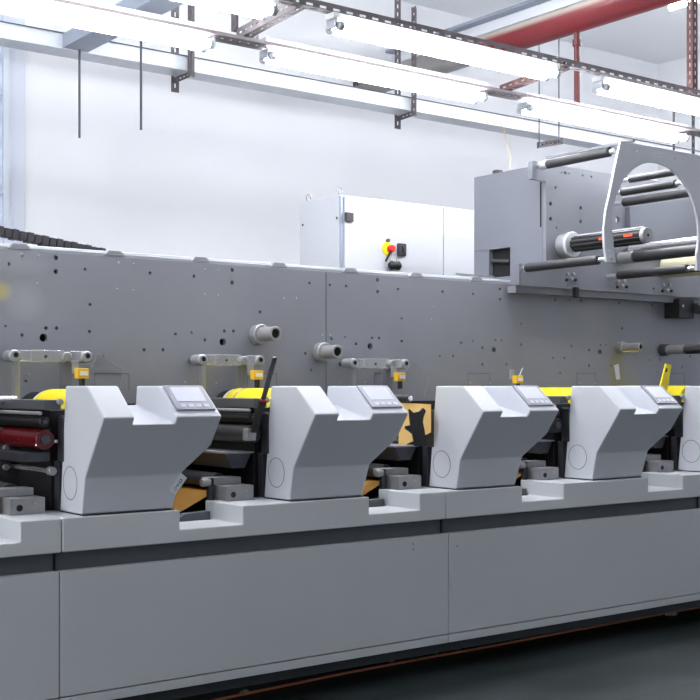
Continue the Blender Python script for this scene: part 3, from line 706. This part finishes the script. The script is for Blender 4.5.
# clusters of bolts on the module
for (bxp,byp) in ((571,277),(622,284),(667,288)):
    for dx,dy in ((-4,-3),(2,-3),(0,2),(-5,3),(4,3)):
        p=PY(bxp+dx,byp+dy,4.95); MB().cyl(p,p-Vector((0,.012,0)),.009,12).build('bolt',M['screw'] if dy<3 else M['black'],mod)
p=PY(577,289,4.93); MB().box((p.x-.02,4.92,p.z-.05),(p.x+.008,4.948,p.z+.01),.002).build('cable_clip',M['black'],mod)

# ------------------------------------------------------------ cable chain behind the frame at far left
mb=MB(); A=PY(-60,219,5.34); B=PY(104,254,5.34); L=(B-A).length; k=int(L/.035)
for i in range(k):
    a=A.lerp(B,i/k); b_=A.lerp(B,(i+.82)/k); mb.beam(a,b_,.06,.045 if i%2 else .039,.002)
mb.beam(A,B,.045,.03)
o=mb.build('cable_chain',M['rubber']); tag(o,'black linked cable chain sloping down behind the frame at the far left','cable chain'); rehome(o,B)

# ------------------------------------------------------------ electrical cabinet
YC=6.2; xa=4.615; xb=5.477; xc=6.339; zt=2.50
cab=thing('electrical_cabinet',((xa+xc)/2,YC+.25,0),'white steel electrical cabinet with two doors behind the drilled frame','cabinet')
MB().box((xa,YC+.02,.1),(xc,YC+.46,zt),.004).build('body',M['cab'],cab)
MB().box((xa+.02,YC+.04,0),(xc-.02,YC+.44,.1)).build('plinth',M['kick'],cab,smooth=False)
d1=MB().box((xa+.028,YC-.005,.12),(xb-.003,YC+.018,zt-.012),.004).build('door',M['cab'],cab)
d2=MB().box((xb+.003,YC-.005,.12),(xc-.004,YC+.018,zt-.012),.004).build('door',M['cab'],cab)
MB().box((xa+.001,YC+.006,.12),(xa+.022,YC+.02,zt-.01),.002).build('door_post',M['galvd'],cab)
p=PY(347.5,217.5,YC); MB().box((p.x-.03,YC-.03,p.z-.03),(p.x+.03,YC-.004,p.z+.03),.006).build('hinge',M['rubber'],d1)
for x_,y_,z_ in ((xa+.03,YC+.40,zt),(xa+.03,YC+.05,zt)):
    mb=MB(); mb.cyl((x_,y_,zt-.002),(x_,y_,zt+.012),.014,14); pts=[Vector((x_+.018*math.cos(a),y_,zt+.03+.02*math.sin(a))) for a in [2*math.pi*i/14 for i in range(15)]]
    mb.path(pts,.005,8); mb.build('lifting_eye',M['steel'],cab)
for x,y in ((303,225),(337,218)):
    p=PX(x,y,xa); MB().cyl(p,p-Vector((.004,0,0)),.009,12).build('screw',M['steeld'],cab)
p=PY(387,249,YC)
k=MB().cyl((p.x,YC-.004,p.z),(p.x,YC-.012,p.z),.045,32).build('emergency_plate',M['estopy'],d1)
MB().cyl((p.x+.012,YC-.012,p.z),(p.x+.012,YC-.05,p.z),.024,24,.006).build('red_knob',M['estopr'],k)
MB().beam((p.x+.0,YC-.04,p.z-.015),(p.x-.035,YC-.03,p.z-.085),.012,.012,.002).build('key_tail',M['black'],k)
MB().cyl((p.x,YC-.004,p.z+.055),(p.x,YC-.02,p.z+.055),.012,16).build('keyhole',M['steeld'],d1)
p=PY(400,250,YC)
k=MB().box((p.x-.034,YC-.03,p.z-.042),(p.x+.034,YC-.004,p.z+.042),.008).build('rotary_switch',M['rubber'],d1)
MB().beam((p.x-.006,YC-.038,p.z+.025),(p.x+.010,YC-.038,p.z-.025),.014,.014,.003).build('switch_bar',M['steeld'],k)
p=PY(391,266,YC)
k=MB().lathe((p.x-.05,YC-.04,p.z),(p.x+.05,YC-.04,p.z),[(0,0),(.004,.018),(.02,.03),(.05,.026),(.08,.03),(.096,.018),(.1,0)],20).build('padlock_bundle',M['black'],d1)
mb=MB(); mb.path([Vector((p.x-.03,YC-.02,p.z)),Vector((p.x-.005,YC-.015,p.z+.09)),Vector((p.x+.0,YC-.012,p.z+.11))],.003,6)
mb.path([Vector((p.x+.03,YC-.02,p.z)),Vector((p.x+.035,YC-.015,p.z+.06))],.003,6); mb.build('wire',M['steel'],k)

# ------------------------------------------------------------ overhead: light frame and fittings
ZA=2.665
def fitting(x0,x1,y,z,label,zo=.036):
    """tube centre height z, batten above"""
    t=thing('fluorescent_fitting',((x0+x1)/2,y,z+.09),label,'strip light','strip lights on the slotted frame')
    MB().box((x0-.01,y-.035,z+zo),(x1+.01,y+.035,z+zo+(.034 if zo>.05 else .028)),.004).build('batten',M['batten'],t)
    for s_ in (-1,1):
        yy=y+s_*.04
        tb=MB().cyl((x0+.035,yy,z),(x1-.035,yy,z),.0205,20,.004).build('tube',M['tube'],t)
        for xa_,xb_ in ((x0+.012,x0+.04),(x1-.04,x1-.012)): MB().cyl((xa_,yy,z),(xb_,yy,z),.022,18,.003).build('end_cap',M['cap'],tb)
    for xe in (x0,x1-.012): MB().box((xe,y-.034,z-.005),(xe+.014,y+.04,z+.036),.003).build('lamp_holder',M['cap'],t)
    return t
YA_,YB_=5.125,4.6125
zA=2.930; zB=2.966
fitting(1.525,3.031,YA_,zA,'strip light at the top left corner, in the back row',.058)
fitting(3.331,4.831,YA_,zA,'strip light in the middle of the back row, above the electrical cabinet',.058)
fitting(5.150,6.656,YA_,zA-.01,'strip light at the right end of the back row, above the arch plate',.058)
fitting(1.538,3.050,YB_,zB,'strip light cut by the top edge, left end of the front row')
fitting(3.375,4.881,YB_,zB,'strip light in the middle of the front row, under the dark slotted rail')
fitting(5.231,6.737,YB_,zB-.012,'strip light at the right end of the front row')
def angle(name,p,q,m,label,side=(0,0,1),other=None,w=.04,pitch=.05,group=None,t=.003,edge=False):
    mb=MB(); slotted(mb,p,q,w=w,side=side,other=other,pitch=pitch,t=t)
    if edge: mb.box((p[0],p[1]-.004,p[2]-.004),(q[0],q[1],p[2]+.012))
    o=mb.build(name,m,smooth=False); tag(o,label,'slotted angle',group); rehome(o,p); return o
angle('slotted_rail',(1.1,YB_+.02,zB+.066),(7.6,YB_+.02,zB+.066),M['brown'],'long dark slotted rail carrying the front row of strip lights',side=(0,0,1),other=(0,-1,0),w=.052,pitch=.078)
angle('slotted_rail',(1.1,YA_-.066,zA+.046),(7.6,YA_-.066,zA+.046),M['brown'],'long dark thin slotted rail carrying the back row of strip lights',side=(0,1,0),other=None,w=.12,t=.006,edge=True)
X_=PY(237,38,YA_).x; 
angle('slotted_crossbar',(X_,YA_,zA+.06),(X_,YB_,zB+.055),M['brown'],'slotted crossbar joining the two rails, at upper left beside the hangers',side=(1,0,0),other=(0,0,1),w=.05)
X_=PY(500,92,YA_).x
angle('slotted_crossbar',(X_,YA_,zA+.06),(X_,YB_,zB+.055),M['rust'],'reddish slotted crossbar joining the two rails, right of the middle strip lights',side=(1,0,0),other=(0,0,1),w=.04)
angle('slotted_hanger',(3.156,YA_+.02,zA+.10),(3.156,YA_+.02,ZC),M['iron'],'grey slotted hanger rising from the crossbar at upper left',side=(1,0,0),other=(0,-1,0))
angle('slotted_hanger',(PY(252,20,YA_+.30).x,YA_+.30,zA+.16),(PY(252,20,YA_+.30).x,YA_+.25,ZC),M['iron'],'short grey slotted hanger just right of the upper left crossbar end',side=(1,0,0))
x_=PY(693,60,YB_+.05).x
angle('slotted_hanger',(x_,YB_+.05,zB+.09),(x_,YB_+.05,ZC),M['rust'],'wide reddish slotted hanger at the top right corner',side=(1,0,0),other=(0,1,0),w=.045)
x_=PY(692,125,YA_+.05).x
angle('slotted_hanger',(x_,YA_+.05,zA-.13),(x_,YA_+.05,zA+.45),M['iron'],'dark slotted drop below the back rail at the right edge',side=(1,0,0),w=.03)
x_=PY(673,100,5.6).x
angle('slotted_hanger',(x_,5.6,PY(673,150,5.6).z),(x_,5.6,PY(673,86,5.6).z),M['iron'],'short dark slotted upright behind the right strip lights',side=(1,0,0),w=.022)

# overhead trough hung on slotted hangers
tr=thing('cable_trough',(5.0,7.15,3.36),'long galvanised cable trough crossing in front of the back wall','cable trough')
zt0,zt1=3.362,3.455
MB().box((-2,7.06,zt0),(XR,7.066,zt1)).build('front_flange',M['galv'],tr,smooth=False)
MB().box((-2,7.066,zt0),(XR,7.24,zt0+.006)).build('bottom',M['galv'],tr,smooth=False)
MB().box((-2,7.234,zt0+.006),(XR,7.24,zt1)).build('rear_flange',M['galv'],tr,smooth=False)
MB().box((-2,7.052,zt1),(XR,7.07,zt1+.006)).build('lip',M['steeld'],tr,smooth=False)
p=PY(62,40,7.06)
br=thing('branch_trough',(p.x+.1,6.0,3.365),'grey branch trough running from the long trough toward the front, upper left','cable trough')
MB().box((p.x,3.0,3.365),(p.x+.17,7.055,3.371)).build('bottom',M['galvd'],br,smooth=False)
MB().box((p.x,3.0,3.371),(p.x+.005,7.055,3.45)).build('side',M['galvd'],br,smooth=False)
MB().box((p.x+.165,3.0,3.371),(p.x+.17,7.055,3.45)).build('side',M['galvd'],br,smooth=False)
def troughhang(px1,px2,ztop2,la,lb):
    a=PY(px1,90,7.26); b_=PY(px2,84,7.04)
    angle('slotted_hanger',(a.x-.02,7.262,zt0-.10),(a.x-.02,7.262,ZC),M['iron'],la,side=(1,0,0),w=.06,pitch=.06)
    angle('slotted_hanger',(b_.x-.018,7.035,zt0-.045),(b_.x-.018,7.035,ztop2),M['iron'],lb,side=(1,0,0),other=(0,-1,0),w=.05,pitch=.06)
    o=angle('slotted_bracket',(a.x+.0,7.255,zt0-.045),(b_.x,7.04,zt0-.045),M['iron'],f'small slotted cross piece holding the trough, {"left" if px1<300 else "middle"} hanger pair',side=(0,0,1),w=.04)
troughhang(174,190,ZC,'rear slotted hanger of the left pair holding the trough','front slotted hanger of the left pair holding the trough')
troughhang(397,413,PY(413,8,7.04).z,'rear slotted hanger of the middle pair holding the trough','front slotted hanger of the middle pair holding the trough')
a=PY(537,146,7.04); b_=PY(561,142,7.04)
angle('slotted_bracket',(a.x,7.04,a.z-.02),(b_.x,7.04,b_.z-.02),M['iron'],'short dark slotted bracket hung on two thin rods below the trough',side=(0,0,1),w=.05,t=.02)
def wire(name,p,q,r,m,label,cat='rod'):
    o=MB().cyl(p,q,r,10).build(name,m); tag(o,label,cat); rehome(o,q if q[2]<p[2] else p)
wire('threaded_rod',(a.x+.02,7.035,ZC),(a.x+.02,7.035,a.z),.005,M['steeld'],'left thin rod carrying the short slotted bracket')
wire('threaded_rod',(b_.x-.03,7.035,ZC),(b_.x-.03,7.035,b_.z),.005,M['steeld'],'right thin rod carrying the short slotted bracket')
p=PY(79.5,138,7.03); wire('threaded_rod',(p.x,7.03,ZC),(p.x,7.03,p.z),.0075,M['steeld'],'left dark rod hanging below the trough, before the white wall')
p=PY(141,130,6.7); wire('threaded_rod',(p.x,6.7,ZC),(p.x,6.7,p.z),.0075,M['steeld'],'right dark rod hanging free before the white wall')
mb=MB(); mb.path([PY(487,120,7.0),PY(500,122,7.0),PY(504,131,7.0),PY(507,145,6.6),PY(510.5,158,6.0),PX(509.5,170,5.4)],.0035,8)
o=mb.build('thin_cable',M['wire']); tag(o,'thin yellow cable dropping from the trough to the upper module','cable')
# the red main pipe with its unpainted far end
xp,zp,rp=6.5,3.89,.098
def dusty(m,rgb,lo,hi):
    nt=m.node_tree; N=nt.nodes; L=nt.links; b=N['Principled BSDF']; src=b.inputs['Base Color'].links[0].from_socket
    g=N.new('ShaderNodeNewGeometry'); sp=N.new('ShaderNodeSeparateXYZ'); L.new(g.outputs['Normal'],sp.inputs[0])
    mr=N.new('ShaderNodeMapRange'); mr.inputs['From Min'].default_value=lo; mr.inputs['From Max'].default_value=hi; L.new(sp.outputs['Z'],mr.inputs['Value'])
    mx=N.new('ShaderNodeMixRGB'); L.new(mr.outputs[0],mx.inputs[0]); L.new(src,mx.inputs[1]); mx.inputs[2].default_value=lin(rgb); L.new(mx.outputs[0],b.inputs['Base Color'])
dusty(M['red'],(150,142,132),.15,.5)
pipe=thing('fire_pipe',(xp,6.5,zp-rp),'large red fire pipe crossing overhead, grey at its far end','pipe')
yq=PX(478,50,xp).y
MB().cyl((xp,2.0,zp),(xp,yq,zp),rp,40,.002).build('painted_pipe',M['red'],pipe)
MB().cyl((xp,yq,zp),(xp,YB,zp),rp,40,.002).build('bare_pipe',M['pipeg'],pipe)
MB().cyl((xp,YB-.05,zp),(xp,YB,zp),rp*1.25,40,.004).build('wall_collar',M['steeld'],pipe)
p=PX(577,60,xp-.0); yd=5.925
dp=thing('drop_pipe',(xp,yd,3.262),'thin red drop pipe hanging below the big red pipe','pipe')
MB().cyl((xp,yd,zp-rp+.01),(xp,yd,3.262),.021,18).build('pipe',M['redd'],dp)
MB().cyl((xp,yd,zp-rp-.05),(xp,yd,zp-rp-.10),.031,18,.004).build('coupling',M['redd'],dp)
# white trunking beside it
tk=thing('ceiling_trunking',(6.9,5.5,4.14),'white box trunking running beside the big red pipe','trunking')
MB().box((6.82,2.0,4.14),(6.98,YB,4.22),.003).build('box',M['trunk'],tk)
MB().box((6.74,2.0,4.225),(6.83,YB,4.25),.002).build('cover',M['galvd'],tk)
# ceiling strip lights (along y): one in view, others added as fill light
def hall_light(x,y,label,L=1.25):
    t=thing('ceiling_light',(x,y,ZC),label,'strip light','strip lights on the ceiling')
    MB().box((x-.05,y,ZC-.36),(x+.05,y+L,ZC-.30),.004).build('batten',M['batten'],t)
    MB().cyl((x,y+.02,ZC-.385),(x,y+L-.02,ZC-.385),.02,18).build('tube',M['tube2'],t)
    for yy in (y+.2,y+L-.2): MB().cyl((x,yy,ZC-.30),(x,yy,ZC),.006,8).build('suspension_rod',M['steeld'],t)
M['tube2']=mat('lit_ceiling_tube',(255,255,255),.4,emis=(250,251,255),estr=49)
p=PZ(668,9,ZC-.385)
hall_light(p.x,p.y-1.25,'ceiling hung strip light at the top right corner')
for i,(x,y) in enumerate(((-2.2,5.7),(.6,5.8),(2.4,5.9),(6.4,4.4),(8.9,4.6),(9.3,5.6),(9.9,5.5),(3.9,5.9),(5.5,5.2),(7.4,5.2),(9.1,3.2),(4.2,.2),(6.6,.4),(9.0,.4),(-2,3.0),(-3.5,4.5))):
    hall_light(x,y,'added strip light outside the picture, brightening the wall and press')

# ------------------------------------------------------------ floor bits
mb=MB(); mb.path([Vector(PZ(x,y,0.006)) for x,y in ((60,731),(200,703),(350,672),(480,648),(600,625.5),(720,603.5),(900,571))],.006,8)
o=mb.build('floor_cable',M['olive']); tag(o,'thin orange brown cable lying on the floor along the base of the press','cable')
for i,(x,y,s_,lb) in enumerate(((671,615,.03,'crumpled dusty scrap on the floor at the right, by the orange cable'),(631,620,.010,'tiny scrap on the floor right of the middle, by the orange cable'),(245,694,.02,'pale scrap on the floor at lower left, by the orange cable'))):
    p=PZ(x,y,0); bm=bmesh.new(); bmesh.ops.create_icosphere(bm,subdivisions=3,radius=s_)
    for v in bm.verts:
        v.co*=1+.5*(random.random()-.5); v.co.z=abs(v.co.z)*.8; v.co+=p
    m2=MB(); m2.bm.free(); m2.bm=bm; o=m2.build('floor_scrap',M['debris']); tag(o,lb,'scrap'); rehome(o,p)
for i in range(14):
    x=290+random.random()*330; y=686-(x-290)*.187-random.random()*9; p=PZ(x,y,0.004); a=random.random()*6
    o=MB().beam(p,p+Vector((math.cos(a)*.05,math.sin(a)*.05,.012)),.006,.003).build('paper_sliver',M['debris'],smooth=False)
    tag(o,'one of many dusty paper slivers scattered under the press front edge','scrap','dusty paper slivers under the press'); rehome(o,p)

# ------------------------------------------------------------ light from the open side of the hall
wd=bpy.data.worlds.new('hall_light'); bpy.context.scene.world=wd; wd.use_nodes=True
bg=wd.node_tree.nodes['Background']; bg.inputs[0].default_value=(.965,.98,1.0,1); bg.inputs[1].default_value=2.0

# ------------------------------------------------------------ camera
cam=bpy.data.cameras.new('camera'); co=bpy.data.objects.new('camera',cam); COL.objects.link(co)
co.location=(0,0,HC); co.rotation_euler=(math.pi/2,0,-YAW)
cam.sensor_width=36; cam.lens=36*FPX/700; cam.shift_y=(HY-350)/700; cam.clip_end=100
sc=bpy.context.scene; sc.camera=co
sc.view_settings.view_transform='Standard'; sc.view_settings.look='None'; sc.view_settings.gamma=1; sc.view_settings.exposure=.38
